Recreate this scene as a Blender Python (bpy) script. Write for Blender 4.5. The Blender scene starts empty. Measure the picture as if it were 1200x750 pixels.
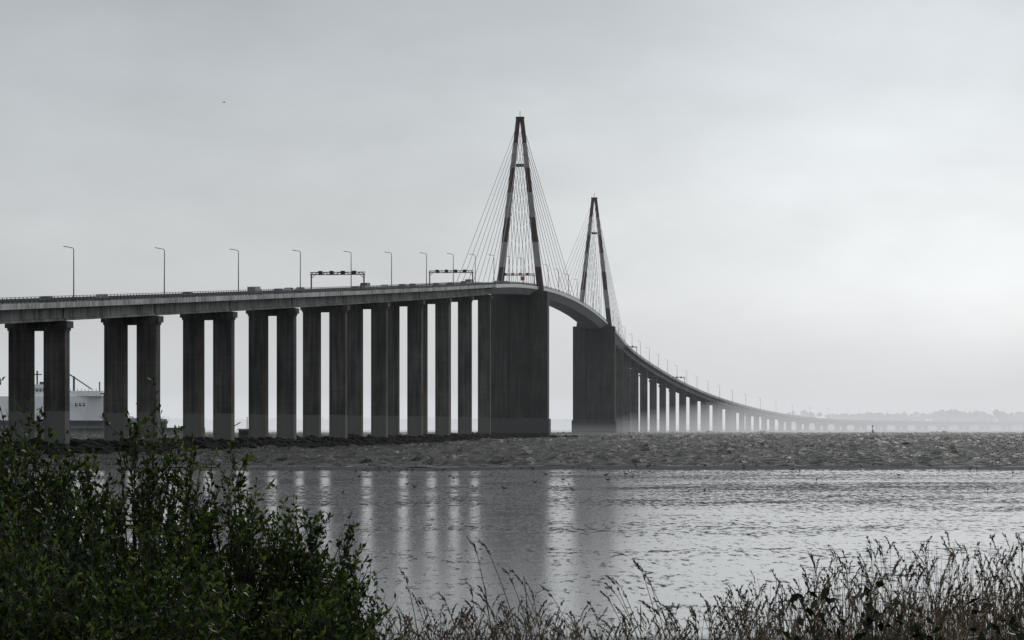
import bpy, bmesh, math, random
import numpy as np
from mathutils import Vector, Matrix
random.seed(7); rng=np.random.default_rng(7)
scn=bpy.context.scene
try:
    scn.view_settings.view_transform='Standard'; scn.view_settings.look='None'; scn.view_settings.exposure=0
except Exception: pass

# ------------------------------------------------------------------ helpers
def link(o,parent=None):
    scn.collection.objects.link(o)
    if parent: o.parent=parent
    return o
def empty(name,loc=(0,0,0)):
    e=bpy.data.objects.new(name,None); e.location=loc; e.empty_display_size=1
    return link(e)
class MB:
    def __init__(s): s.v=[];s.f=[];s.m=[]
    def add(s,vs,fs,m=0):
        b=len(s.v); s.v+= [tuple(map(float,p)) for p in vs]
        s.f+=[tuple(i+b for i in f) for f in fs]; s.m+=[m]*len(fs)
    def box(s,c,h,ax=(1,0,0),ay=(0,1,0),az=(0,0,1),m=0,top=1.0):
        c=np.array(c,float);ax=np.array(ax,float);ay=np.array(ay,float);az=np.array(az,float)
        vs=[]
        for k in(-1,1):
            q=top if k>0 else 1
            for (i,j) in((-1,-1),(1,-1),(1,1),(-1,1)):
                vs.append(c+ax*i*h[0]*q+ay*j*h[1]*q+az*k*h[2])
        s.add(vs,[(0,3,2,1),(4,5,6,7),(0,1,5,4),(1,2,6,5),(2,3,7,6),(3,0,4,7)],m)
    def tube(s,pts,rad,sides=6,m=0):
        pts=[np.array(p,float) for p in pts]; n=len(pts)
        if not hasattr(rad,'__len__'): rad=[rad]*n
        vs=[]
        for i in range(n):
            t=pts[min(i+1,n-1)]-pts[max(i-1,0)]; t=t/np.linalg.norm(t)
            r=np.array([0,0,1.]) if abs(t[2])<.9 else np.array([0,1.,0])
            a=np.cross(t,r);a/=np.linalg.norm(a);b=np.cross(a,t)
            for k in range(sides):
                w=2*math.pi*k/sides; vs.append(pts[i]+rad[i]*(a*math.cos(w)+b*math.sin(w)))
        fs=[]
        for i in range(n-1):
            for k in range(sides):
                k2=(k+1)%sides; fs.append((i*sides+k,i*sides+k2,(i+1)*sides+k2,(i+1)*sides+k))
        fs.append(tuple(range(sides))[::-1]); fs.append(tuple((n-1)*sides+k for k in range(sides)))
        s.add(vs,fs,m)
    def obj(s,name,mats,parent=None,smooth=False):
        me=bpy.data.meshes.new(name); me.from_pydata(s.v,[],s.f)
        for mt in mats: me.materials.append(mt)
        me.polygons.foreach_set('material_index',s.m)
        if smooth: me.polygons.foreach_set('use_smooth',[True]*len(s.f))
        me.update()
        return link(bpy.data.objects.new(name,me),parent)
def np_mesh(name,V,F,mats,midx=None,smooth=False,parent=None):
    V=np.asarray(V,np.float32).reshape(-1,3);F=np.asarray(F,np.int32)
    me=bpy.data.meshes.new(name)
    me.vertices.add(len(V)); me.vertices.foreach_set('co',V.ravel())
    k=F.shape[1]
    me.loops.add(F.size); me.loops.foreach_set('vertex_index',F.ravel())
    me.polygons.add(len(F)); me.polygons.foreach_set('loop_start',np.arange(len(F),dtype=np.int32)*k)
    try: me.polygons.foreach_set('loop_total',np.full(len(F),k,np.int32))
    except Exception: pass
    for mt in mats: me.materials.append(mt)
    if midx is not None: me.polygons.foreach_set('material_index',np.asarray(midx,np.int32))
    if smooth: me.polygons.foreach_set('use_smooth',np.ones(len(F),bool))
    me.update(calc_edges=True); me.validate()
    return link(bpy.data.objects.new(name,me),parent)
def nrm(a): return a/np.maximum(np.linalg.norm(a,axis=-1,keepdims=True),1e-9)
def tubes(P,R,sides=3):
    N,K,_=P.shape
    T=np.empty_like(P);T[:,1:-1]=P[:,2:]-P[:,:-2];T[:,0]=P[:,1]-P[:,0];T[:,-1]=P[:,-1]-P[:,-2];T=nrm(T)
    ref=np.tile(np.array([0.31,0.93,0.17]),(N,K,1))
    A=nrm(np.cross(T,ref));B=np.cross(A,T)
    w=np.arange(sides)*2*math.pi/sides
    V=P[:,:,None,:]+R[:,:,None,None]*(A[:,:,None,:]*np.cos(w)[None,None,:,None]+B[:,:,None,:]*np.sin(w)[None,None,:,None])
    idx=np.arange(N*K*sides).reshape(N,K,sides)
    a=idx[:,:-1,:];b=np.roll(a,-1,2);c=np.roll(idx[:,1:,:],-1,2);d=idx[:,1:,:]
    F=np.stack([a,b,c,d],-1).reshape(-1,4)
    return V.reshape(-1,3),F
def leaves(base,dirn,L,W):
    n=len(base); side=nrm(np.cross(dirn,rng.normal(size=(n,3))))
    up=np.cross(side,dirn)
    mid=base+dirn*(L*0.58)[:,None]+up*(L*0.08)[:,None]
    V=np.stack([base,mid+side*(W*.5)[:,None],base+dirn*L[:,None],mid-side*(W*.5)[:,None]],1).reshape(-1,3)
    F=np.arange(n*4).reshape(n,4)
    return V,F
def cat(parts):
    Vs=[];Fs=[];Ms=[];o=0
    for V,F,m in parts:
        Vs.append(V);Fs.append(F+o);Ms.append(np.full(len(F),m));o+=len(V)
    return np.concatenate(Vs),np.concatenate(Fs),np.concatenate(Ms)

# ------------------------------------------------------------------ materials
def newmat(name):
    m=bpy.data.materials.new(name);m.use_nodes=True
    nt=m.node_tree;b=nt.nodes['Principled BSDF'];return m,nt,b
def N(nt,t,**k):
    n=nt.nodes.new(t)
    for a,v in k.items(): setattr(n,a,v)
    return n
def noise(nt,scale,detail=4,vec=None,rough=.55):
    n=N(nt,'ShaderNodeTexNoise');n.inputs['Scale'].default_value=scale;n.inputs['Detail'].default_value=detail
    n.inputs['Roughness'].default_value=rough
    if vec is not None: nt.links.new(vec,n.inputs['Vector'])
    return n
def mapping(nt,vec,scale):
    m=N(nt,'ShaderNodeMapping');m.inputs['Scale'].default_value=scale;nt.links.new(vec,m.inputs['Vector']);return m.outputs[0]
def ramp(nt,fac,stops):
    r=N(nt,'ShaderNodeValToRGB');nt.links.new(fac,r.inputs[0])
    e=r.color_ramp.elements
    while len(e)<len(stops): e.new(.5)
    for i,(p,c) in enumerate(stops):
        e[i].position=p;e[i].color=(c[0],c[1],c[2],1) if hasattr(c,'__len__') else (c,c,c,1)
    return r.outputs[0]
def mth(nt,op,a,b=None,clamp=False):
    n=N(nt,'ShaderNodeMath',operation=op);n.use_clamp=clamp
    for i,x in enumerate((a,b)):
        if x is None: continue
        if isinstance(x,(int,float)): n.inputs[i].default_value=x
        else: nt.links.new(x,n.inputs[i])
    return n.outputs[0]
def mixc(nt,f,a,b,bt='MIX'):
    n=N(nt,'ShaderNodeMix',data_type='RGBA',blend_type=bt)
    for sck,x in ((n.inputs[0],f),(n.inputs[6],a),(n.inputs[7],b)):
        if isinstance(x,(int,float)): sck.default_value=x
        elif isinstance(x,tuple): sck.default_value=(*x,1)
        else: nt.links.new(x,sck)
    return n.outputs[2]
def bump(nt,b,h,strength,dist):
    n=N(nt,'ShaderNodeBump');n.inputs['Strength'].default_value=strength;n.inputs['Distance'].default_value=dist
    nt.links.new(h,n.inputs['Height']);nt.links.new(n.outputs[0],b.inputs['Normal'])
def pos(nt): return N(nt,'ShaderNodeNewGeometry').outputs['Position']
def simple(name,col,rough=.6,var=.25,scale=.7,metal=0):
    m,nt,b=newmat(name);p=pos(nt);n=noise(nt,scale,5,p)
    c=ramp(nt,n.outputs['Fac'],[(.3,[x*(1-var) for x in col]),(.7,[min(1,x*(1+var)) for x in col])])
    nt.links.new(c,b.inputs['Base Color']);b.inputs['Roughness'].default_value=rough;b.inputs['Metallic'].default_value=metal
    return m
def concrete(name,col,tide=False,dark=.5):
    m,nt,b=newmat(name);p=pos(nt)
    n1=noise(nt,.12,6,p);n2=noise(nt,1.0,5,mapping(nt,p,(1.2,1.2,.06)));n3=noise(nt,3,3,p)
    f=mth(nt,'ADD',mth(nt,'MULTIPLY',n1.outputs['Fac'],.45),mth(nt,'MULTIPLY',n2.outputs['Fac'],.55))
    c=ramp(nt,f,[(.39,[x*dark for x in col]),(.5,col),(.61,[x*1.6 for x in col])])
    sx=N(nt,'ShaderNodeSeparateXYZ');nt.links.new(p,sx.inputs[0]);z=sx.outputs[2]
    if tide:
        fr=mth(nt,'FRACT',mth(nt,'DIVIDE',z,3.6));j=mth(nt,'LESS_THAN',fr,.05)
        c=mixc(nt,mth(nt,'MULTIPLY',j,.35),c,(col[0]*.3,col[1]*.3,col[2]*.3))
        zz=mth(nt,'ADD',z,mth(nt,'MULTIPLY',n3.outputs['Fac'],1.2))
        tb=mth(nt,'LESS_THAN',zz,9.0)
        c=mixc(nt,mth(nt,'MULTIPLY',tb,.8),c,(col[0]*2.0,col[1]*2.05,col[2]*2.05))
        wet=mth(nt,'LESS_THAN',zz,3.0)
        c=mixc(nt,mth(nt,'MULTIPLY',wet,.85),c,(.018,.019,.016))
    nt.links.new(c,b.inputs['Base Color']);b.inputs['Roughness'].default_value=.85
    b.inputs['Specular IOR Level'].default_value=.3
    bump(nt,b,n3.outputs['Fac'],.3,.05)
    return m
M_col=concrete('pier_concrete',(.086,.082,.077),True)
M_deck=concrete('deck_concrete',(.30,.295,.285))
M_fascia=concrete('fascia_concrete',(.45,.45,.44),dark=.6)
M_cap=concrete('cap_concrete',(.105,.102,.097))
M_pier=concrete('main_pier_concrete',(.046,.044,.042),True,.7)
M_steel=simple('grey_steel_deck_paint',(.60,.62,.64),.45,.08,.1)
M_asph=simple('asphalt',(.05,.05,.052),.9)
M_rail=simple('dark_railing_metal',(.03,.031,.033),.5)
M_red=simple('dark_red_pylon_paint',(.065,.028,.026),.6,.25,.2)
M_white=simple('greyed_white_pylon_paint',(.30,.295,.29),.6,.2,.2)  # white pylon bands toned down to mid grey
M_cable=simple('cable_steel',(.18,.185,.195),.5,.05)
M_galv=simple('galvanised_steel',(.08,.085,.09),.45)
M_black=simple('black_signal_housing',(.015,.015,.017),.5)
M_sigred=simple('red_signal',(.6,.04,.04),.4)
M_rock=simple('dark_rock',(.012,.0115,.011),.9,.5,.8);M_rock.node_tree.nodes['Principled BSDF'].inputs['Specular IOR Level'].default_value=.1
M_glass=simple('dark_window',(.02,.025,.03),.15)
M_tyre=simple('tyre_rubber',(.02,.02,.02),.9)

# ------------------------------------------------------------------ camera
F_PX=3232.; CAMZ=6.0
cd=bpy.data.cameras.new('camera');cam=bpy.data.objects.new('camera',cd);link(cam)
cam.location=(0,0,CAMZ);cam.rotation_euler=(math.radians(90),0,0)
cd.sensor_width=36;cd.lens=36*F_PX/1200;cd.shift_y=122/1200;cd.clip_start=.5;cd.clip_end=40000
scn.camera=cam

# ------------------------------------------------------------------ sky / light
AZ,EL=math.radians(24),math.radians(32)
sd=Vector((math.sin(AZ)*math.cos(EL),math.cos(AZ)*math.cos(EL),math.sin(EL)))
w=bpy.data.worlds.new('World');scn.world=w;w.use_nodes=True;nt=w.node_tree
bg=nt.nodes['Background'];bg.inputs[1].default_value=.1
sky=N(nt,'ShaderNodeTexSky');sky.sky_type='NISHITA';sky.sun_disc=False;sky.sun_elevation=EL;sky.sun_rotation=AZ
tc=N(nt,'ShaderNodeTexCoord').outputs['Generated']
nm=N(nt,'ShaderNodeVectorMath',operation='NORMALIZE');nt.links.new(tc,nm.inputs[0]);d=nm.outputs[0]
sx=N(nt,'ShaderNodeSeparateXYZ');nt.links.new(d,sx.inputs[0])
el=ramp(nt,sx.outputs[2],[(0,(6.0,6.25,6.5)),(.05,(6.4,6.65,6.9)),(.10,(6.0,6.3,6.55)),(.16,(4.75,5.1,5.4)),(.5,(5.3,5.55,5.8)),(1,(5.9,6.15,6.4))])
n1=noise(nt,4.2,5,mapping(nt,d,(1,1,2.0)),.5);n2=noise(nt,13,6,mapping(nt,d,(1,1,2.4)),.55)
cl=mth(nt,'ADD',mth(nt,'MULTIPLY',n1.outputs['Fac'],.46),mth(nt,'MULTIPLY',n2.outputs['Fac'],.34))
cl=mth(nt,'ADD',cl,.61)
dp=N(nt,'ShaderNodeVectorMath',operation='DOT_PRODUCT');nt.links.new(d,dp.inputs[0])
bd=Vector((.15,1,.08)).normalized();dp.inputs[1].default_value=bd
gl=mth(nt,'POWER',mth(nt,'MAXIMUM',dp.outputs['Value'],0),95)
cl=mth(nt,'MULTIPLY',cl,mth(nt,'ADD',mth(nt,'MULTIPLY',gl,.54),.83))
vm=N(nt,'ShaderNodeVectorMath',operation='SCALE');nt.links.new(el,vm.inputs[0]);nt.links.new(cl,vm.inputs['Scale'])
c=mixc(nt,.93,sky.outputs[0],vm.outputs[0])
nt.links.new(c,bg.inputs[0])
sl=bpy.data.lights.new('sun','SUN');sl.energy=.9;sl.angle=math.radians(14);sl.color=(1,.97,.92)
so=bpy.data.objects.new('sun',sl);link(so);so.rotation_euler=sd.to_track_quat('Z','Y').to_euler();so.location=(0,0,300)

# ------------------------------------------------------------------ haze volumes (wedge-topped banks of drizzle and spray; emission stands in for scattered light)
def haze(name,x0,x1,prof,zb,dens,L):
    mb=MB();P=[(y,z) for y,z in prof]+[(prof[-1][0]+5,zb),(prof[0][0],zb)];K=len(P)
    vs=[(x0,y,z) for y,z in P]+[(x1,y,z) for y,z in P]
    mb.add(vs,[(i,(i+1)%K,K+(i+1)%K,K+i) for i in range(K)]+[tuple(range(K))[::-1],tuple(range(K,2*K))])
    m=bpy.data.materials.new(name+'_mat');m.use_nodes=True;t=m.node_tree;t.nodes.clear()
    o=t.nodes.new('ShaderNodeOutputMaterial');a=t.nodes.new('ShaderNodeVolumeAbsorption');e=t.nodes.new('ShaderNodeEmission');s=t.nodes.new('ShaderNodeAddShader')
    a.inputs['Color'].default_value=(0,0,0,1);a.inputs['Density'].default_value=dens
    e.inputs['Color'].default_value=(*L,1);e.inputs['Strength'].default_value=dens
    t.links.new(a.outputs[0],s.inputs[0]);t.links.new(e.outputs[0],s.inputs[1]);t.links.new(s.outputs[0],o.inputs['Volume'])
    ob=mb.obj(name,[m]);bm=bmesh.new();bm.from_mesh(ob.data);bmesh.ops.recalc_face_normals(bm,faces=bm.faces);bm.to_mesh(ob.data);bm.free();return ob
haze('haze',-9000,9000,[(450,0),(900,200),(12000,420)],-6,3.2e-5,(.62,.645,.67))
haze('sea_mist',-2500,6000,[(1560,0),(1750,9),(2000,17),(2400,34),(2800,55),(3200,80),(3600,110),(4000,142)],-5,4.6e-4,(.64,.665,.69))
haze('sea_spray',-700,4000,[(1210,0),(1500,6),(2000,20),(2700,36),(3300,30)],-4,5.2e-4,(.73,.745,.76))

# ------------------------------------------------------------------ bridge path
cy=np.array([330,380,429,478,527,577,627,676,726,776,825,876,925,975,1050,1130,1330,1532,1610,1689,1887,2083,2275,2460,2635,2805,2970,3120,3260.])
line=lambda y:3.3+(y-1130)*.1055
cx=np.array([-137.6,-124.6,-112.2,-100.3,-88.9,-78.0,-67.5,-57.6,-48.2,-39.9,-31.9,-25,-18.9,line(975),line(1050),3.3,line(1330),line(1532),line(1610),line(1689),93,132,184,255,345,450,570,700,835.])
n=len(cy);h=np.diff(cy);A=np.zeros((n,n));r=np.zeros(n);A[0,0]=A[-1,-1]=1
for i in range(1,n-1):
    A[i,i-1]=h[i-1];A[i,i]=2*(h[i-1]+h[i]);A[i,i+1]=h[i];r[i]=3*((cx[i+1]-cx[i])/h[i]-(cx[i]-cx[i-1])/h[i-1])
Cc=np.linalg.solve(A,r)
ys=np.linspace(cy[0],cy[-1],6000);k=np.clip(np.searchsorted(cy,ys)-1,0,n-2);dy=ys-cy[k]
bb=(cx[k+1]-cx[k])/h[k]-h[k]*(2*Cc[k]+Cc[k+1])/3
xs=cx[k]+bb*dy+Cc[k]*dy**2+(Cc[k+1]-Cc[k])/(3*h[k])*dy**3
S=np.concatenate([[0],np.cumsum(np.hypot(np.diff(xs),np.diff(ys)))]);S-=np.interp(1130,ys,S)
SMIN,SMAX=S[0],S[-1]
def zroad(s):
    if s<-158: return 55+.0572*(s+158)
    if s<=562:
        u=s+158;return 55+.0572*u-.0572*u*u/720
    zl=55-.0572*(s-562);return 8+4*math.log(1+math.exp(min((zl-8)/4,50)))
def fr(s):
    x=np.interp(s,S,xs);y=np.interp(s,S,ys);e=2.
    t=np.array([np.interp(s+e,S,xs)-np.interp(s-e,S,xs),np.interp(s+e,S,ys)-np.interp(s-e,S,ys),0]);t/=np.linalg.norm(t)
    return np.array([x,y,zroad(s)]),t,np.array([t[1],-t[0],0])
Z3=np.array([0,0,1.])
def sweep(mb,prof,s0,s1,step,m=0):
    ss=np.linspace(s0,s1,max(2,int((s1-s0)/step)+1));K=len(prof);vs=[]
    for s in ss:
        p,t,nn=fr(s)
        for (u,v) in prof: vs.append(p+nn*u+Z3*v)
    fs=[]
    for i in range(len(ss)-1):
        for k in range(K):
            k2=(k+1)%K;fs.append((i*K+k,(i+1)*K+k,(i+1)*K+k2,i*K+k2))
    fs.append(tuple(range(K)));fs.append(tuple((len(ss)-1)*K+k for k in range(K))[::-1])
    mb.add(vs,fs,m)
def rect(u0,u1,v0,v1): return [(u0,v0),(u1,v0),(u1,v1),(u0,v1)]
bridge=empty('cable_stayed_bridge')
SP=50.7
near=[-158-SP*k for k in range(0,13) if -158-SP*k>SMIN+4]
far=[562+SP*k for k in range(0,45) if 562+SP*k<SMAX-4]
mb=MB()
def concdeck(spans):
    for a,b in spans:
        a2,b2=a+.08,b-.08
        sweep(mb,rect(-7.15,7.15,-.35,-.02),a,b,12,0)
        for sg in(-1,1):
            sweep(mb,rect(*sorted((sg*7.16,sg*7.55)),-.75,.28),a2,b2,12,1)
            g=sg*4.7
            sweep(mb,[(g-.55,-3.3),(g+.55,-3.3),(g+.55,-2.9),(g+.2,-2.7),(g+.2,-.9),(g+.7,-.36),(g-.7,-.36),(g-.2,-.9),(g-.2,-2.7),(g-.55,-2.9)],a+.5,b-.5,12,0)
        for q in (a+1.2,b-1.2,(a+b)/2):
            p,t,nn=fr(q);mb.box(p+Z3*-1.7,(4.45,.2,1.2),nn,t,Z3,0)
nsp=sorted([(near[i+1],near[i]) for i in range(len(near)-1)]);fsp=[(far[i],far[i+1]) for i in range(len(far)-1)]
concdeck(nsp+fsp)
sweep(mb,rect(-6.6,6.6,-.016,0),nsp[0][0],far[-1],12,2)
mb.obj('concrete_deck',[M_deck,M_fascia,M_asph],bridge)
mb=MB()
sweep(mb,[(-7.5,-.03),(-7.5,-.9),(-4.2,-3.3),(4.2,-3.3),(7.5,-.9),(7.5,-.03)],-157.9,561.9,8,0)
for sg in(-1,1): sweep(mb,rect(*sorted((sg*7.51,sg*7.75)),-.95,.3),-157.9,561.9,8,0)
mb.obj('steel_deck',[M_steel],bridge)
mb=MB();s0,s1=nsp[0][0],far[-1]
for sg in(-1,1):
    for v in (.5,.8,1.12):
        sweep(mb,rect(sg*7.35-.045,sg*7.35+.045,v-.05,v+.05),s0,s1,14)
    sweep(mb,rect(sg*6.7-.04,sg*6.7+.04,.45,.80),s0,s1,14)
    s=s0
    while s<s1:
        p,t,nn=fr(s);mb.box(p+nn*sg*7.35+Z3*.68,(.06,.07,.42),nn,t,Z3)
        mb.box(p+nn*sg*6.78+Z3*.36,(.04,.06,.38),nn,t,Z3)
        s+=2.0 if s<0 else 4.
mb.obj('railings',[M_rail],bridge)
mb=MB()
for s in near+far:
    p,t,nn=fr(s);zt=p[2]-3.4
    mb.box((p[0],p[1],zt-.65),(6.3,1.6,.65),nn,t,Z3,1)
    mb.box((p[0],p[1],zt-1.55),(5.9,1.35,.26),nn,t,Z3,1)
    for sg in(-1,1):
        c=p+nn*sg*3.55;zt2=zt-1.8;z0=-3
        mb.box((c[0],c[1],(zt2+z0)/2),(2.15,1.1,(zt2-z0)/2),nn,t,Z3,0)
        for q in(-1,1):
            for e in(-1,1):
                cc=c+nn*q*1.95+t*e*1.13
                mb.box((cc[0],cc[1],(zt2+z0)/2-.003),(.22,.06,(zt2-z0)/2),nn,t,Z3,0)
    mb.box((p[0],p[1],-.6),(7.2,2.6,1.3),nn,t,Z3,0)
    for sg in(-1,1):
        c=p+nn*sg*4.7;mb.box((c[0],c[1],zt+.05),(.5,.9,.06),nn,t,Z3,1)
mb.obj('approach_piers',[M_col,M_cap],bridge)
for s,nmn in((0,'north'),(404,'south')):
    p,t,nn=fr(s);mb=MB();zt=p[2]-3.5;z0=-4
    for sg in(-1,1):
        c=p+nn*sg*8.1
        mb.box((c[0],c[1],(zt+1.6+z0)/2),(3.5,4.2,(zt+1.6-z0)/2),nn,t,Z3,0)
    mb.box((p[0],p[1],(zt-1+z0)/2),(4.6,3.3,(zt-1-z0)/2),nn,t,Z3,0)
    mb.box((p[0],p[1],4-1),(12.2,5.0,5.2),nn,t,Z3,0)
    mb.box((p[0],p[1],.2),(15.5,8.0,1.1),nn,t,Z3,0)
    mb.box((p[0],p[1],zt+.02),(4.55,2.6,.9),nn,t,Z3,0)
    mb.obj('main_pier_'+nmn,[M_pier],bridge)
    mb=MB();zb=zt+1.62;za=131.3;nb=7
    for sg in(-1,1):
        for i in range(nb):
            f0,f1=i/nb,(i+1)/nb
            vs=[]
            for f in(f0,f1):
                z=zb+(za-zb)*f;u=sg*(8.5+(.75-8.5)*f);hw=1.35+(.80-1.35)*f;hl=1.6+(1.0-1.6)*f
                cc=np.array([p[0],p[1],z])+nn*u
                for(a,b) in((-1,-1),(1,-1),(1,1),(-1,1)): vs.append(cc+nn*a*hw+t*b*hl)
            fs=[(0,1,5,4),(1,2,6,5),(2,3,7,6),(3,0,4,7)]
            if i==0: fs.append((0,3,2,1))
            if i==nb-1: fs.append((4,5,6,7))
            mb.add(vs,fs,0 if i%2==0 else 1)
    mb.box((p[0],p[1],za+.25),(1.7,1.2,.3),nn,t,Z3,0)
    mb.tube([(p[0],p[1],za+.5),(p[0],p[1],za+3)],.12,5,2)
    mb.box((p[0],p[1],112.),(1.5,.6,.6),nn,t,Z3,0)
    mb.obj('pylon_'+nmn,[M_red,M_white,M_galv],bridge)
    mb=MB()
    for sg in(-1,1):
        for dr in(-1,1):
            L=153 if (dr<0)==(s==0) else 186
            for i in range(9):
                ds=22+(L-22)*i/8;za_=zb+(za-zb)*(.52+.45*i/8);f=(za_-zb)/(za-zb)
                u=sg*(8.5+(.75-8.5)*f)
                a=np.array([p[0],p[1],za_])+nn*u
                q,t2,n2=fr(s+dr*ds);e=q+n2*sg*7.2+Z3*.3
                mb.tube([a,e],.09,5)
    mb.obj('stay_cables_'+nmn,[M_cable],bridge)

# ------------------------------------------------------------------ street lamps
mb=MB()
mb.tube([(0,0,0),(0,0,.9)],[.2,.16],8);mb.tube([(0,0,.9),(0,0,5),(0,0,10.2),(-.12,0,10.4),(-1.1,0,10.62)],[.13,.11,.085,.075,.06],8)
mb.box((-1.5,0,10.68),(.5,.17,.07),(1,0,-.15),(0,1,0),(.15,0,1),0)
tmp=mb.obj('street_lamp',[M_galv]);lampmesh=tmp.data;bpy.data.objects.remove(tmp)
ls=near+[-107,-56,-5+54,101,152,202,253,303,354,404+50,505]+far
for s in ls:
    p,t,nn=fr(s);o=bpy.data.objects.new('street_lamp',lampmesh);link(o)
    o.location=p+nn*7.0;o.rotation_euler=(random.uniform(-.006,.006),random.uniform(-.006,.006),math.atan2(nn[1],nn[0]))

# ------------------------------------------------------------------ sign gantries
def gantry(s,red=False,n=4):
    p,t,nn=fr(s);mb=MB();H=4.6
    for sg in(-1,1):
        mb.tube([(sg*7.2,0,0),(sg*7.2,0,H+.3)],.2,8);mb.box((sg*7.2,0,.15),(.35,.35,.15))
        mb.tube([(sg*7.2,0,H-1.0),(sg*6.1,0,H)],.08,6)
    for z in(H,H+.6):
        for yy in(-.3,.3): mb.tube([(-7.5,yy,z),(7.5,yy,z)],.11,5)
    for i in range(16):
        x=-7.3+i*.97
        if i<15:
            for yy in(-.3,.3): mb.tube([(x,yy,H if i%2 else H+.6),(x+.97,yy,H+.6 if i%2 else H)],.06,4)
        mb.tube([(x,-.3,H),(x,.3,H)],.04,4)
    for i in range(n):
        x=-4.6+9.2*i/(n-1)
        mb.box((x,-.5,H+.35),(.55,.12,.5),m=1);mb.box((x,-.66,H+.35),(.42,.03,.4),m=2 if(red and i in(1,2)) else 1)
        mb.box((x,-.62,H+.9),(.6,.22,.05),m=1)
    if red: mb.box((2.6,-.72,H-1.3),(.8,.05,.8),m=2);mb.tube([(2.6,-.5,H-.5),(2.6,-.5,H)],.06,5)
    o=mb.obj('sign_gantry',[M_galv,M_black,M_sigred]);o.location=p;o.rotation_euler=(0,0,math.atan2(nn[1],nn[0]))
gantry(near[5]+14);gantry(near[1]-8);gantry(-14,True);gantry(640);gantry(905)

# ------------------------------------------------------------------ vehicles on the deck
paints=[simple('car_paint_'+n_,c_,.35,.05) for n_,c_ in(('silver',(.2,.205,.21)),('black',(.02,.02,.022)),('dark_blue',(.03,.04,.07)),('grey',(.09,.09,.095)))]
def vehicle(kind,s,u,paint,flip):
    mb=MB()
    if kind=='car':
        prof=[(-2.15,.35),(-2.2,.8),(-1.75,.95),(-1.2,1.42),(.35,1.45),(1.1,.98),(1.95,.85),(2.15,.6),(2.12,.35)];W=.86;nm_='car'
        win=[(-1.55,.98),(-1.1,1.36),(.3,1.38),(.95,.99)]
    else:
        prof=[(-2.7,.4),(-2.72,2.0),(-2.6,2.12),(1.3,2.12),(2.0,1.4),(2.7,1.1),(2.75,.4)];W=.95;nm_='van'
        win=[(.7,1.3),(.7,1.9),(1.35,1.9),(1.85,1.38)]
    K=len(prof)
    vs=[(x,-W,z) for x,z in prof]+[(x,W,z) for x,z in prof]
    fs=[(i,(i+1)%K,K+(i+1)%K,K+i) for i in range(K)]+[tuple(range(K))[::-1],tuple(range(K,2*K))]
    mb.add(vs,fs,0)
    for sg in(-1,1): mb.add([(x,sg*(W+.006),z) for x,z in win],[(0,1,2,3)],1)
    for x in {'car':(-1.35,1.3),'van':(-1.7,1.8)}[kind]:
        for sg in(-1,1): mb.tube([(x,sg*(W-.2),.33),(x,sg*(W+.02),.33)],.33,12,2)
    o=mb.obj(nm_,[paint,M_glass,M_tyre]);p,t,nn=fr(s);t3=fr(s+3)[0]-fr(s-3)[0]
    pit=math.atan2(t3[2],np.hypot(t3[0],t3[1]));o.location=p+nn*u
    o.rotation_euler=(0,pit,math.atan2(t[1],t[0])+math.pi) if flip else (0,-pit,math.atan2(t[1],t[0]))
ss=-660
while ss<900:
    kd=random.choices(['car','van'],[.93,.07])[0]
    lane=random.choice([5.0,1.8,-1.8,-5.0]);vehicle(kd,ss,lane,random.choice(paints),lane<0)
    if ss<-520: ss+=random.uniform(35,60)
    elif ss<-100: ss+=random.uniform(9,34)
    else: ss+=random.uniform(60,130)

# ------------------------------------------------------------------ ground sheet
def gz(x,y):
    base=np.interp(y,[-60,0,6,10,20,40,58,74,95,372,384,430,20000],[4.5,4.45,4.4,4.1,3.2,1.5,.35,.05,0,0.03,-.25,-3.2,-6])
    b=np.clip((70-y)/40,0,1)*.12*(np.sin(x*1.3+y*.7)+np.sin(x*.43-y*1.1))
    sh=np.where((y>330)&(y<380),.22*np.clip((y-330)/30,0,1)*(1+.5*np.sin(x*.05)+.3*np.sin(x*.17)),0)
    return base+b+sh
gx=np.unique(np.concatenate([-np.geomspace(60,9000,22),np.linspace(-60,60,121),np.geomspace(60,9000,22)]))
gy=np.unique(np.concatenate([np.linspace(-60,0,13),np.linspace(0,95,96),np.linspace(95,330,40),np.linspace(330,430,51),np.geomspace(430,20000,25)]))
X,Y=np.meshgrid(gx,gy);V=np.stack([X,Y,gz(X,Y)],-1).reshape(-1,3)
ny,nx=X.shape;id_=np.arange(nx*ny).reshape(ny,nx)
Fq=np.stack([id_[:-1,:-1],id_[:-1,1:],id_[1:,1:],id_[1:,:-1]],-1).reshape(-1,4)
m,nt,b=newmat('wet_mud');p=pos(nt)
big=noise(nt,1,4,mapping(nt,p,(.012,.03,1)),.55);med=noise(nt,1,5,mapping(nt,p,(.16,.13,1)),.6);fine=noise(nt,1,5,mapping(nt,p,(1.9,.48,1)),.74);rip=noise(nt,1,4,mapping(nt,p,(5,1.4,1)),.6)
sx=N(nt,'ShaderNodeSeparateXYZ');nt.links.new(p,sx.inputs[0]);yy=sx.outputs[1]
far_=mth(nt,'DIVIDE',mth(nt,'SUBTRACT',yy,345),18,True)
mid_=mth(nt,'DIVIDE',mth(nt,'SUBTRACT',yy,120),100,True)
wn_=mth(nt,'ADD',mth(nt,'ADD',mth(nt,'MULTIPLY',big.outputs['Fac'],.40),mth(nt,'MULTIPLY',med.outputs['Fac'],.3)),mth(nt,'ADD',mth(nt,'MULTIPLY',fine.outputs['Fac'],.90),mth(nt,'MULTIPLY',rip.outputs['Fac'],.30)))
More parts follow.
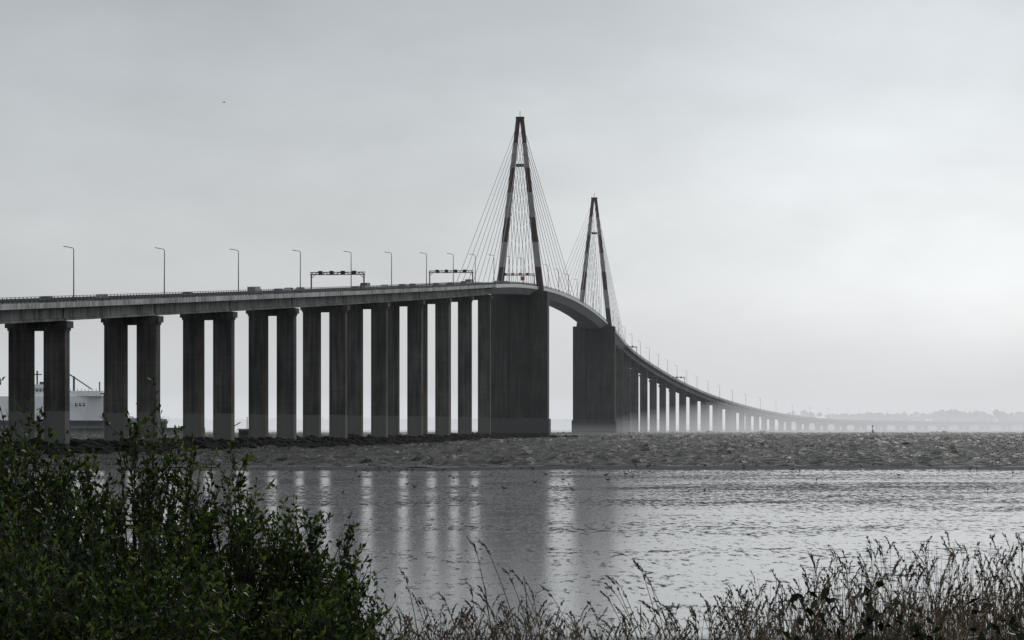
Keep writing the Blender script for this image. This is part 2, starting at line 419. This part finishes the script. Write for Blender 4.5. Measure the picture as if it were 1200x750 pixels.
# centre of sum = .95
wn_=mth(nt,'ADD',wn_,mth(nt,'ADD',mth(nt,'MULTIPLY',mid_,.07),mth(nt,'MULTIPLY',far_,.3)))
wet=ramp(nt,mth(nt,'SUBTRACT',wn_,.525),[(.48,1.0),(.53,0.0)])
col=mixc(nt,wet,(.045,.042,.038),(.05,.052,.053))
soil=noise(nt,3,6,p)
sc=ramp(nt,soil.outputs['Fac'],[(.3,(.02,.022,.012)),(.7,(.06,.055,.035))])
dry=mth(nt,'DIVIDE',mth(nt,'SUBTRACT',80,yy),12,True)
col=mixc(nt,dry,col,sc);nt.links.new(col,b.inputs['Base Color'])
ro=mth(nt,'SUBTRACT',.55,mth(nt,'MULTIPLY',wet,.44));ro=mth(nt,'MAXIMUM',ro,mth(nt,'MULTIPLY',dry,.9));nt.links.new(ro,b.inputs['Roughness'])
sp=mth(nt,'MULTIPLY',mth(nt,'ADD',.01,mth(nt,'MULTIPLY',wet,.98)),mth(nt,'SUBTRACT',1,dry));nt.links.new(sp,b.inputs['Specular IOR Level'])
b.inputs['IOR'].default_value=1.7
hh=mth(nt,'ADD',mth(nt,'MULTIPLY',rip.outputs['Fac'],.25),mth(nt,'MULTIPLY',fine.outputs['Fac'],.4))
bn=N(nt,'ShaderNodeBump');nt.links.new(hh,bn.inputs['Height']);bn.inputs['Distance'].default_value=.10
nt.links.new(mth(nt,'SUBTRACT',1.0,mth(nt,'MULTIPLY',wet,.82)),bn.inputs['Strength']);nt.links.new(bn.outputs[0],b.inputs['Normal'])
np_mesh('mudflat_ground',V,Fq,[m],smooth=True)

# ------------------------------------------------------------------ river water
m,nt,b=newmat('river_water');p=pos(nt)
wn=noise(nt,1.3,6,mapping(nt,p,(1,.8,1)),.7);wb=noise(nt,.02,4,mapping(nt,p,(.5,1.4,1)));wf=noise(nt,.5,5,mapping(nt,p,(1,.35,1)),.7);wd_=noise(nt,.3,5,mapping(nt,p,(1,.5,1)),.65)
c=ramp(nt,wb.outputs['Fac'],[(.35,(.022,.0225,.022)),(.65,(.052,.051,.048))])
dk=ramp(nt,wd_.outputs['Fac'],[(.42,.25),(.56,1.25)]);c=mixc(nt,1.0,c,dk,'MULTIPLY')
fo=ramp(nt,wf.outputs['Fac'],[(.61,0),(.68,1)]);c=mixc(nt,mth(nt,'MULTIPLY',fo,.7),c,(.45,.46,.46))
nt.links.new(c,b.inputs['Base Color']);b.inputs['Roughness'].default_value=.2
b.inputs['Specular IOR Level'].default_value=.03
bump(nt,b,wn.outputs['Fac'],1.0,.8)
wav=[]
for i in range(60):
    lam=math.exp(random.uniform(math.log(2.4),math.log(7.5)));th=math.radians(random.gauss(-75,38));wav.append((2*math.pi/lam,th,random.uniform(0,6.28),.0145*lam**.8*random.uniform(.5,1.2)))
def wavez(X,Y):
    z=np.zeros_like(X)
    for k_,th,ph,a in wav: z+=a*np.sin(k_*(X*math.cos(th)+Y*math.sin(th))+ph)
    z=z*(1+.3*np.sin(X*.031+Y*.013)*np.sin(Y*.027-X*.011))
    return np.where(z>0,z*1.4,z*.75)
parts=[]
def wgrid(x0,x1,y0,y1,dx,dyy,amp=1):
    gx=np.arange(x0,x1+.1,dx);gy=np.arange(y0,y1+.1,dyy);X,Y=np.meshgrid(gx,gy)
    fade=np.clip((Y-y0)/20,0.15,1) if y0<400 else 1
    V=np.stack([X,Y,wavez(X,Y)*amp*fade+.12],-1).reshape(-1,3);ny,nx=X.shape;id_=np.arange(nx*ny).reshape(ny,nx)
    return V,np.stack([id_[:-1,:-1],id_[:-1,1:],id_[1:,1:],id_[1:,:-1]],-1).reshape(-1,4),0
parts.append(wgrid(-170,190,374,760,.8,.9));parts.append(wgrid(-300,400,759,1750,1.7,1.7,1.2))
pv=np.array([(-9000,372,-.75),(9000,372,-.75),(9000,20000,-.75),(-9000,20000,-.75)],float)
parts.append((pv,np.array([[0,1,2,3]]),0))
pv2=np.array([(-9000,1745,.1),(9000,1745,.1),(9000,20000,.1),(-9000,20000,.1)],float);parts.append((pv2,np.array([[0,1,2,3]]),0))
for xa,xb in((-9000,-169),(189,9000)):
    parts.append((np.array([(xa,373,-.02),(xb,373,-.02),(xb,1746,-.02),(xa,1746,-.02)],float),np.array([[0,1,2,3]]),0))
V,Fq,Mi=cat(parts);np_mesh('river_water',V,Fq,[m],Mi,smooth=True)

# ------------------------------------------------------------------ riprap under the viaduct
def blobs(centers,sizes,jit=.25,sub=1):
    bm=bmesh.new();bmesh.ops.create_icosphere(bm,subdivisions=sub,radius=1);bv=np.array([v.co[:] for v in bm.verts]);bf=np.array([[v.index for v in f.verts] for f in bm.faces]);bm.free()
    n=len(centers);r=1+rng.uniform(-jit,jit,(n,len(bv),1))
    V=bv[None]*r*np.asarray(sizes)[:,None,:]+np.asarray(centers)[:,None,:]
    F=(bf[None]+(np.arange(n)*len(bv))[:,None,None]).reshape(-1,3)
    return V.reshape(-1,3),F
cs=[];sz=[]
for i in range(5200):
    s=random.uniform(-690,-150);p_,t_,n_=fr(s);u=random.uniform(-14,14);hgt=2.6*(1-(abs(u)/15)**2)
    q=p_+n_*u;cs.append((q[0],q[1],hgt*random.uniform(.2,1)-.1));a=random.uniform(.5,1.3);sz.append((a*random.uniform(.8,1.5),a,a*.7))
V,Ft=blobs(cs,sz);np_mesh('riprap_rocks',V,Ft,[M_rock])
cs=[];sz=[]
for s in(0,404):
    p_,t_,n_=fr(s)
    for i in range(260):
        u=random.uniform(-24,24);v=random.uniform(-12,12);q=p_+n_*u+t_*v;cs.append((q[0],q[1],random.uniform(-.2,.9)));a=random.uniform(.6,1.3);sz.append((a*1.3,a,a*.7))
V,Ft=blobs(cs,sz);np_mesh('pier_scour_rocks',V,Ft,[M_rock])

# ------------------------------------------------------------------ far shore and trees
M_land=simple('shore_grass',(.04,.045,.03),.9,.4,.02)
M_tree=simple('distant_foliage',(.03,.036,.022),.9,.4,.05)
mb=MB()
def strip(xa,xb,y0,y1,h,nn_=60):
    vs=[];fs=[]
    for i in range(nn_+1):
        x=xa+(xb-xa)*i/nn_;hh=h*(.8+.3*math.sin(i*1.7)+.15*math.sin(i*.6))
        e=min(1,min(i,nn_-i)/4);vs+=[(x,y0,-1),(x,y0+12,hh*e),(x,y1,hh*e*1.3),(x,y1+10,-1)]
    for i in range(nn_):
        for k in range(3): a=i*4+k;fs.append((a,a+1,a+5,a+4))
    mb.add(vs,fs,0)
strip(330,3500,3150,3900,4);strip(-2600,300,4600,5200,7)
mb.obj('far_shore',[M_land])
cs=[];sz=[]
for i in range(2600):
    x=random.uniform(345,1900)+random.gauss(0,10);q=.55+.45*math.sin(x*.011)+.3*math.sin(x*.037+1)
    q=max(.2,q);r_=random.uniform(2,5);y_=random.uniform(3180,3500);hz=random.uniform(1,13+8*q)
    cs.append((x,y_,2+hz));sz.append((r_*1.2,r_,r_*.9))
V,Ft=blobs(cs,sz,.35,1);np_mesh('distant_trees',V,Ft,[M_tree])
cs=[];sz=[]
for i in range(900):
    x=random.uniform(-1500,250);r_=random.uniform(4,9);cs.append((x,random.uniform(4620,4900),random.uniform(5,12)));sz.append((r_*1.4,r_,r_*.7))
V,Ft=blobs(cs,sz,.35,1);np_mesh('distant_trees',V,Ft,[M_tree])

# ------------------------------------------------------------------ harbour quay, ship
mb=MB();M_quay=concrete('quay_concrete',(.07,.07,.066))
mb.box((-470,1400,1.0),(310,38,3.2))
for i in range(14): mb.tube([(-165-i*9,1366,4.2),(-165-i*9,1366,5.2)],.35,6)
mb.obj('harbour_quay',[M_quay])
M_hullw=simple('ship_white_paint',(.92,.94,.96),.5,.03,.05);M_hullb=simple('ship_blue_grey_paint',(.30,.40,.50),.5,.1,.05);M_navy=simple('ship_navy_paint',(.015,.024,.05),.5);M_yel=simple('yellow_paint',(.6,.4,.04),.5)
ship=empty('cargo_ship',(-320,1500,4.0));ship.rotation_euler=(0,0,-.02)
mb=MB()
def hull(x0,x1,z0,z1,w,m,bow):
    prof=[(x0,-w),(x0,w),(x1-bow,w),(x1-bow*.4,w*.65),(x1,0),(x1-bow*.4,-w*.65),(x1-bow,-w)]
    K=len(prof);vs=[(x-(3 if i in(3,4,5) else 0),y,z0) for i,(x,y) in enumerate(prof)]+[(x,y,z1) for x,y in prof]
    mb.add(vs,[(i,(i+1)%K,K+(i+1)%K,K+i) for i in range(K)]+[tuple(range(K))[::-1],tuple(range(K,2*K))],m)
hull(-95,102,-5,4,14,1,26);hull(-95,101,4.05,17,14.02,0,24)
mb.box((-37,0,21.5),(58,13.4,4.45),m=2)
mb.obj('hull',[M_hullw,M_navy,M_hullb],ship)
mb=MB()
mb.box((90,0,18.5),(9,11,1.45),m=0);mb.box((27,0,31),(7,10,5),m=1);mb.box((27,0,37.2),(4,5,1.15),m=1)
mb.box((66,0,19.2),(9,12,2.15),m=0);mb.box((66,0,22.4),(6,13.5,1.0),m=0)
for k in range(9): mb.box((58.5+k*1.9,-12.05,20.1),(.6,.04,.55),m=2)
mb.tube([(82,0,20),(82,0,28)],.6,6,1);mb.tube([(82,0,27.5),(92,-2,21)],.35,6,1);mb.tube([(82,0,27.5),(73,0,33)],.4,6,1);mb.tube([(62,0,23.4),(62,0,31)],.45,6,1);mb.tube([(59.5,0,29),(64.5,0,29)],.3,5,1);mb.box((66,0,24.2),(2,4,.75),m=1)
mb.tube([(96,0,20),(96,0,25)],.35,6,1)
for k in range(22): mb.tube([(56+k*2,-10.9,17),(56+k*2,-10.9,21.2)],.12,4,1)
for k in range(11):
    if k not in(4,7): mb.box((69+k*2.1,-14.06,12.5),(.65,.03,.9),m=1);mb.box((69+k*2.1+.15,-14.10,12.7),(.25,.03,.35),m=0)
for k in range(18): mb.box((-90+k*6,-13.44,22.5),(1.6,.03,1.2),m=1)
mb.obj('superstructure',[M_hullw,M_navy,M_glass],ship)
mb=MB();mb.box((29,-13.0,27),(1.2,1,1.0),m=0);mb.tube([(31,-12.5,17),(31,-12.5,25)],.8,8,0);mb.obj('deck_crane',[M_yel],ship)

def mast(x,y,h_):
    mb=MB();mb.tube([(0,0,0),(0,0,h_)],[.35,.2],6);mb.box((0,0,h_),(1.6,.3,.2));mb.box((0,0,h_+.35),(1.5,.35,.12));mb.obj('floodlight_mast',[M_galv]).location=(x,y,4.2)
for x,y,h_ in((-205,1385,17),(-188,1390,12),(-183,1395,14)): mast(x,y,h_)
def shed(x,y,w_,d_,h_,mt):
    mb=MB();mb.box((0,0,h_/2),(w_/2,d_/2,h_/2),m=0)
    mb.add([(-w_/2-.3,-d_/2-.3,h_),(w_/2+.3,-d_/2-.3,h_),(w_/2+.3,d_/2+.3,h_),(-w_/2-.3,d_/2+.3,h_),(-w_/2-.3,0,h_+1.4),(w_/2+.3,0,h_+1.4)],[(0,1,5,4),(2,3,4,5),(0,4,3),(1,2,5),(0,3,2,1)],1)
    mb.box((0,-d_/2-.03,1.4),(1.6,.03,1.4),m=2)
    o=mb.obj('quay_shed',[mt,M_galv,M_black]);o.location=(x,y,4.2)
shed(-192,1385,12,8,3.5,M_hullb);shed(-176,1380,6,6,3,M_navy)
wbt=empty('work_boat',(-72,760,0));mb=MB()
hp=[(-7,-2.2),(-7,2.2),(4,2.2),(7.2,0),(4,-2.2)];K=5
mb.add([(x*.93,y*.8,-.5) for x,y in hp]+[(x,y,1.5) for x,y in hp],[(i,(i+1)%K,K+(i+1)%K,K+i) for i in range(K)]+[tuple(range(K))[::-1],tuple(range(K,2*K))],0)
mb.obj('hull',[M_navy],wbt);mb=MB();mb.box((-1,0,3),(2.2,1.6,1.45),m=0);mb.box((-1,0,4.6),(2.5,1.8,.12),m=0);mb.box((-1,-1.62,3.5),(1.7,.03,.5),m=1);mb.tube([(-1,0,4.7),(-1,0,8)],.1,6,0);mb.tube([(-5,0,1.5),(-4.5,0,5.5),(-2.8,0,6.5)],.15,6,0)
mb.obj('cabin',[simple('boat_grey_paint',(.05,.055,.06)),M_glass],wbt)
mb=MB();mb.tube([(0,0,-2),(0,0,1),(0,0,1.02),(0,0,2.6),(0,0,2.62),(0,0,4.6)],[1.1,1.1,.7,.5,.16,.16],10);mb.box((0,0,4.9),(.6,.6,.35),top=.6);mb.tube([(-.7,0,1),(-.3,0,3.4)],.07,4);mb.tube([(.7,0,1),(.3,0,3.4)],.07,4)
mb.obj('channel_marker',[M_black]).location=(204,1560,0)

# ------------------------------------------------------------------ birds
M_gull=simple('shorebird_feathers',(.04,.04,.039),.7,.6,2.)
mb=MB()
def bird(x,y,z,a,sc):
    ca,sa=math.cos(a),math.sin(a)
    T=lambda q:(x+sc*(q[0]*ca-q[1]*sa),y+sc*(q[0]*sa+q[1]*ca),z+sc*q[2])
    mb.tube([T(q) for q in((-.3,0,.22),(-.2,0,.22),(-.05,0,.21),(.08,0,.23),(.16,0,.30),(.2,0,.37),(.25,0,.39),(.29,0,.38),(.36,0,.37))],[r*sc for r in(.02,.05,.09,.085,.05,.04,.045,.025,.006)],7)
    for sg in(-1,1): mb.tube([T((0,sg*.035,.16)),T((.015,sg*.035,0))],.009*sc,3)
for i in range(130):
    y_=random.choice([random.uniform(335,372),random.uniform(230,372)]);x_=random.gauss(-8,30) if random.random()<.6 else random.uniform(-50,65)
    bird(x_,y_,float(gz(np.array(x_),np.array(y_))),random.uniform(0,6.28),random.uniform(.7,1.15))
mb.obj('flock_of_shorebirds',[M_gull],smooth=True)
mb=MB();mb.tube([(-.25,0,0),(-.1,0,0),(.1,0,0.01),(.22,0,.02),(.32,0,.01)],[.02,.07,.07,.04,.01],7)
for sg in(-1,1): mb.add([(.08,sg*.05,.03),(-.08,sg*.05,.03),(-.1,sg*.32,.16),(.06,sg*.34,.17),(-.12,sg*.7,.06),(-.05,sg*.7,.06)],[(0,1,2,3),(3,2,4,5)])
o=mb.obj('flying_gull',[M_gull]);o.location=(-56.4,540,69);o.rotation_euler=(.1,.1,.9)

# ------------------------------------------------------------------ vegetation materials
def leafmat(name,c0,c1,c2,tr=.25):
    m,nt,b=newmat(name);g=N(nt,'ShaderNodeNewGeometry');cn=noise(nt,1.9,3,g.outputs['Position'])
    f=mth(nt,'ADD',mth(nt,'MULTIPLY',g.outputs['Random Per Island'],.45),mth(nt,'MULTIPLY',cn.outputs['Fac'],.6))
    c=ramp(nt,f,[(.25,c0),(.56,c1),(.82,c2)]);nt.links.new(c,b.inputs['Base Color']);b.inputs['Roughness'].default_value=.5
    b.inputs['Specular IOR Level'].default_value=.25
    t=N(nt,'ShaderNodeBsdfTranslucent');nt.links.new(c,t.inputs[0]);mx=N(nt,'ShaderNodeMixShader');mx.inputs[0].default_value=tr
    nt.links.new(b.outputs[0],mx.inputs[1]);nt.links.new(t.outputs[0],mx.inputs[2]);nt.links.new(mx.outputs[0],nt.nodes['Material Output'].inputs[0]);return m
M_leaf=leafmat('shrub_leaf',(.005,.012,.002),(.026,.056,.006),(.16,.22,.035),.3)
M_twig=simple('shrub_twig',(.028,.02,.014),.8,.4,4)
M_reed=leafmat('reed_stalk',(.032,.024,.013),(.12,.094,.052),(.38,.31,.185),.2)
M_plume=leafmat('reed_plume',(.03,.022,.015),(.10,.078,.055),(.28,.23,.165),.3)
M_bram=leafmat('bramble_leaf',(.005,.008,.003),(.012,.02,.007),(.03,.045,.013),.12)

def shrub(cx,cyy,R,top,nsh=70,ntw=8,nl=13,ry=None):
    ry=ry or R;g=float(gz(np.array(cx),np.array(cyy)));H=top-g
    n=nsh;rho=np.sqrt(rng.uniform(0,1,n));th=rng.uniform(0,2*math.pi,n)
    tip=np.stack([cx+R*rho*np.cos(th),cyy+ry*rho*np.sin(th),g+H*(1-.42*rho**2.2)*rng.uniform(.74,1.03,n)],-1)
    base=np.stack([cx+.3*R*rho*np.cos(th)+rng.normal(0,.08,n),cyy+.3*ry*rho*np.sin(th)+rng.normal(0,.08,n),np.full(n,g-.05)],-1)
    ctl=base*.45+tip*.55+np.stack([-(tip[:,0]-cx)*.12,-(tip[:,1]-cyy)*.12,np.full(n,.12*H)],-1)+rng.normal(0,.07,(n,3))
    tt=np.linspace(0,1,9)
    P=(1-tt[None,:,None])**2*base[:,None]+2*(1-tt[None,:,None])*tt[None,:,None]*ctl[:,None]+tt[None,:,None]**2*tip[:,None]
    parts=[(*tubes(P,np.tile(np.linspace(.014,.0022,9),(n,1)),4),1)]
    t0=rng.uniform(.42,.98,(n,ntw));tb=(1-t0)[...,None]**2*base[:,None]+(2*(1-t0)*t0)[...,None]*ctl[:,None]+(t0**2)[...,None]*tip[:,None]
    tb=tb.reshape(-1,3);m_=len(tb);out=nrm(rng.normal(0,1,(m_,3))*np.array([.42,.42,.2])+np.array([.05,0,1.0]))
    Lt=rng.uniform(.12,.36,m_)
    te=tb+out*Lt[:,None];tm=(tb+te)/2+rng.normal(0,.025,(m_,3))
    parts.append((*tubes(np.stack([tb,tm,te],1),np.tile([.0045,.003,.0015],(m_,1)),3),1))
    f=rng.uniform(.1,1,(m_,nl));dens=rng.uniform(0,1,(m_,1))**1.3;keep=(rng.uniform(0,1,(m_,nl))<.2+.95*dens)
    lb=(tb[:,None]+(te-tb)[:,None]*f[...,None]+rng.normal(0,.006,(m_,nl,3)))
    ld=nrm(out[:,None]*.55+rng.normal(0,.5,(m_,nl,3)))
    lb=lb[keep];ld=ld[keep];k=len(lb)
    parts.append((*leaves(lb,ld,rng.uniform(.038,.072,k),rng.uniform(.018,.032,k)),0))
    tl=rng.uniform(.74,1,(n,24));lb=((1-tl)[...,None]**2*base[:,None]+(2*(1-tl)*tl)[...,None]*ctl[:,None]+(tl**2)[...,None]*tip[:,None]).reshape(-1,3)
    k=len(lb);ld=nrm(rng.normal(0,.55,(k,3))+np.array([0,0,.7]));parts.append((*leaves(lb,ld,rng.uniform(.036,.062,k),rng.uniform(.016,.028,k)),0))
    V,Fq,Mi=cat(parts);np_mesh('shrub',V,Fq,[M_leaf,M_twig],Mi)
for a in [(-3.65,20,.95,6.16,120),(-2.72,20.5,.75,6.12,112),(-1.98,20.5,.55,5.74,82),(-1.42,20.3,.48,5.38,66),
          (-3.1,18,.8,5.60,90),(-2.2,18,.7,5.30,80),(-1.40,18.2,.5,5.0,60),(-2.75,16,.75,5.2,80),(-2.0,16.3,.55,5.0,60),(-1.12,19,.38,4.88,36),
          (-4.9,20,1.0,6.1,60),(-6.4,20.6,1.1,6.2,50),(-4.1,17.3,.8,5.7,50)]:
    shrub(*a)

# ------------------------------------------------------------------ reed bed
def reeds(n,xf,yf,hf,lean,name='reed_bed',pf=.6,thick=1.,nb=3):
    x=xf(n);y=yf(n);g=gz(x,y);H=hf(x,y,n)
    ln=lean(n);lx=ln[:,0];ly=ln[:,1];tt=np.linspace(0,1,8)
    P=np.stack([x[:,None]+lx[:,None]*tt**2.2,y[:,None]+ly[:,None]*tt**2.2,g[:,None]+H[:,None]*tt-.12*np.abs(lx)[:,None]*tt**3],-1)
    parts=[(*tubes(P,np.tile(np.linspace(.0048,.0018,8)*thick,(n,1)),3),0)]
    f=rng.uniform(.15,.8,(n,nb));bx=x[:,None]+lx[:,None]*f**2.2;by=y[:,None]+ly[:,None]*f**2.2;bz=g[:,None]+H[:,None]*f
    b0=np.stack([bx,by,bz],-1).reshape(-1,3);k=len(b0);a=rng.uniform(0,6.28,k);L=rng.uniform(.15,.4,k)
    hd=nrm(np.stack([np.cos(a)+np.repeat(lx,nb)*1.5,np.sin(a),np.zeros(k)],-1))
    p1=b0+hd*(L*.25)[:,None]+np.array([0,0,1])*(L*.7)[:,None];p2=b0+hd*(L*.6)[:,None]+np.array([0,0,1])*(L*rng.uniform(.4,1.2,k))[:,None]
    sd_=nrm(np.cross(hd,[0,0,1.])+rng.normal(0,.4,(k,3)));wd=rng.uniform(.003,.007,k)[:,None]
    V=np.stack([b0-sd_*wd*.5,b0+sd_*wd*.5,p1+sd_*wd,p1-sd_*wd,p2+sd_*wd*.15,p2-sd_*wd*.15],1).reshape(-1,3)
    i0=(np.arange(k)*6)[:,None];parts.append((V,np.concatenate([i0+[0,1,2,3],i0+[3,2,4,5]]),0))
    hs=rng.uniform(0,1,n)<pf;Q=P[hs];m_=len(Q);ns=26
    e=Q[:,-1];dr=nrm(Q[:,-1]-Q[:,-3]);PL=rng.uniform(.12,.22,m_)
    f=rng.uniform(0,1,(m_,ns));droop=np.stack([np.sign(dr[:,0])*.4,np.zeros(m_),-np.full(m_,.35)],-1)
    c=e[:,None]+dr[:,None]*((f-.25)*PL[:,None])[...,None]+droop[:,None]*((f**2)*PL[:,None]*.45)[...,None]
    d_=nrm(dr[:,None]+droop[:,None]*f[...,None]+rng.normal(0,.22,(m_,ns,3)))
    c=c.reshape(-1,3);d_=d_.reshape(-1,3);k=len(c)
    parts.append((*leaves(c,d_,rng.uniform(.025,.05,k),rng.uniform(.007,.013,k)),1))
    V,Fq,Mi=cat(parts);np_mesh(name,V,Fq,[M_reed,M_plume],Mi)
hx=[-6,-1.3,-.6,.2,.9,1.4,2.1,2.9,3.4,5,9];hv=[1.1,1.15,1.22,1.2,1.0,1.0,1.3,1.55,1.76,1.76,1.7]
HF=lambda x,y,n:(np.interp(x,hx,hv)+ (3.2-gz(x,y))*.45)*rng.uniform(.62,1.07,n)
reeds(2200,lambda n:rng.uniform(-1.6,6.2,n),lambda n:rng.uniform(23,30,n),HF,lambda n:np.stack([rng.normal(.02,.14,n),rng.normal(0,.1,n)],-1))
reeds(900,lambda n:rng.uniform(-6,9,n),lambda n:rng.uniform(26,33,n),lambda x,y,n:HF(x,y,n)*.9,lambda n:np.stack([rng.normal(0,.15,n),rng.normal(0,.1,n)],-1))
reeds(2200,lambda n:rng.uniform(-1.4,5.5,n),lambda n:rng.uniform(21,25,n),lambda x,y,n:HF(x,y,n)*.82,lambda n:np.stack([rng.normal(0,.12,n),rng.normal(0,.1,n)],-1),pf=.25,nb=4)
reeds(36,lambda n:rng.uniform(-.9,1.8,n),lambda n:rng.uniform(21,24,n),lambda x,y,n:rng.uniform(1.4,1.85,n),lambda n:np.stack([-rng.uniform(.1,.5,n),rng.normal(0,.1,n)],-1),'bent_reeds',1.,1.5)
nU=7000;x=rng.uniform(-7,9,nU);y=rng.uniform(14,34,nU);bs=np.stack([x,y,gz(x,y)+rng.uniform(0,.6,nU)],-1)
V,Fq=leaves(bs,nrm(rng.normal(0,.4,(nU,3))+np.array([0,0,1.0])),rng.uniform(.15,.4,nU),rng.uniform(.006,.014,nU));np_mesh('undergrowth',V,Fq,[M_reed])

# ------------------------------------------------------------------ bramble in the right foreground
def bramble(cx,cyy,R,top,n,name='bramble'):
    g=float(gz(np.array(cx),np.array(cyy)));H=top-g;th=rng.uniform(0,6.28,n);rr=rng.uniform(.2,1,n)*R
    base=np.stack([cx+rng.normal(0,.12,n),cyy+rng.normal(0,.12,n),np.full(n,g)],-1)
    tip=np.stack([cx+np.cos(th)*rr,cyy+np.sin(th)*rr,g+H*rng.uniform(.72,1.0,n)-.12*rr],-1);ctl=(base+tip)/2+np.array([0,0,.38*H])
    tt=np.linspace(0,1,10)[None,:,None];P=(1-tt)**2*base[:,None]+2*(1-tt)*tt*ctl[:,None]+tt**2*tip[:,None]
    parts=[(*tubes(P,np.tile(np.linspace(.006,.002,10),(n,1)),4),1)]
    nl=24;t=rng.uniform(.35,1,(n,nl))[...,None];c=((1-t)**2*base[:,None]+2*(1-t)*t*ctl[:,None]+t**2*tip[:,None]).reshape(-1,3)
    k=len(c);c=c+rng.normal(0,.02,(k,3));dd=nrm(rng.normal(0,.7,(k,3))+np.array([0,0,.35]))
    parts.append((*leaves(c,dd,rng.uniform(.03,.055,k),rng.uniform(.018,.032,k)),0))
    V,Fq,Mi=cat(parts);np_mesh(name,V,Fq,[M_bram,M_twig],Mi)
bramble(1.12,9,.3,5.52,14);bramble(1.5,9,.3,5.42,20);bramble(1.9,9.2,.5,5.46,24)
print('verts',sum(len(o.data.vertices) for o in bpy.data.objects if o.type=='MESH'))
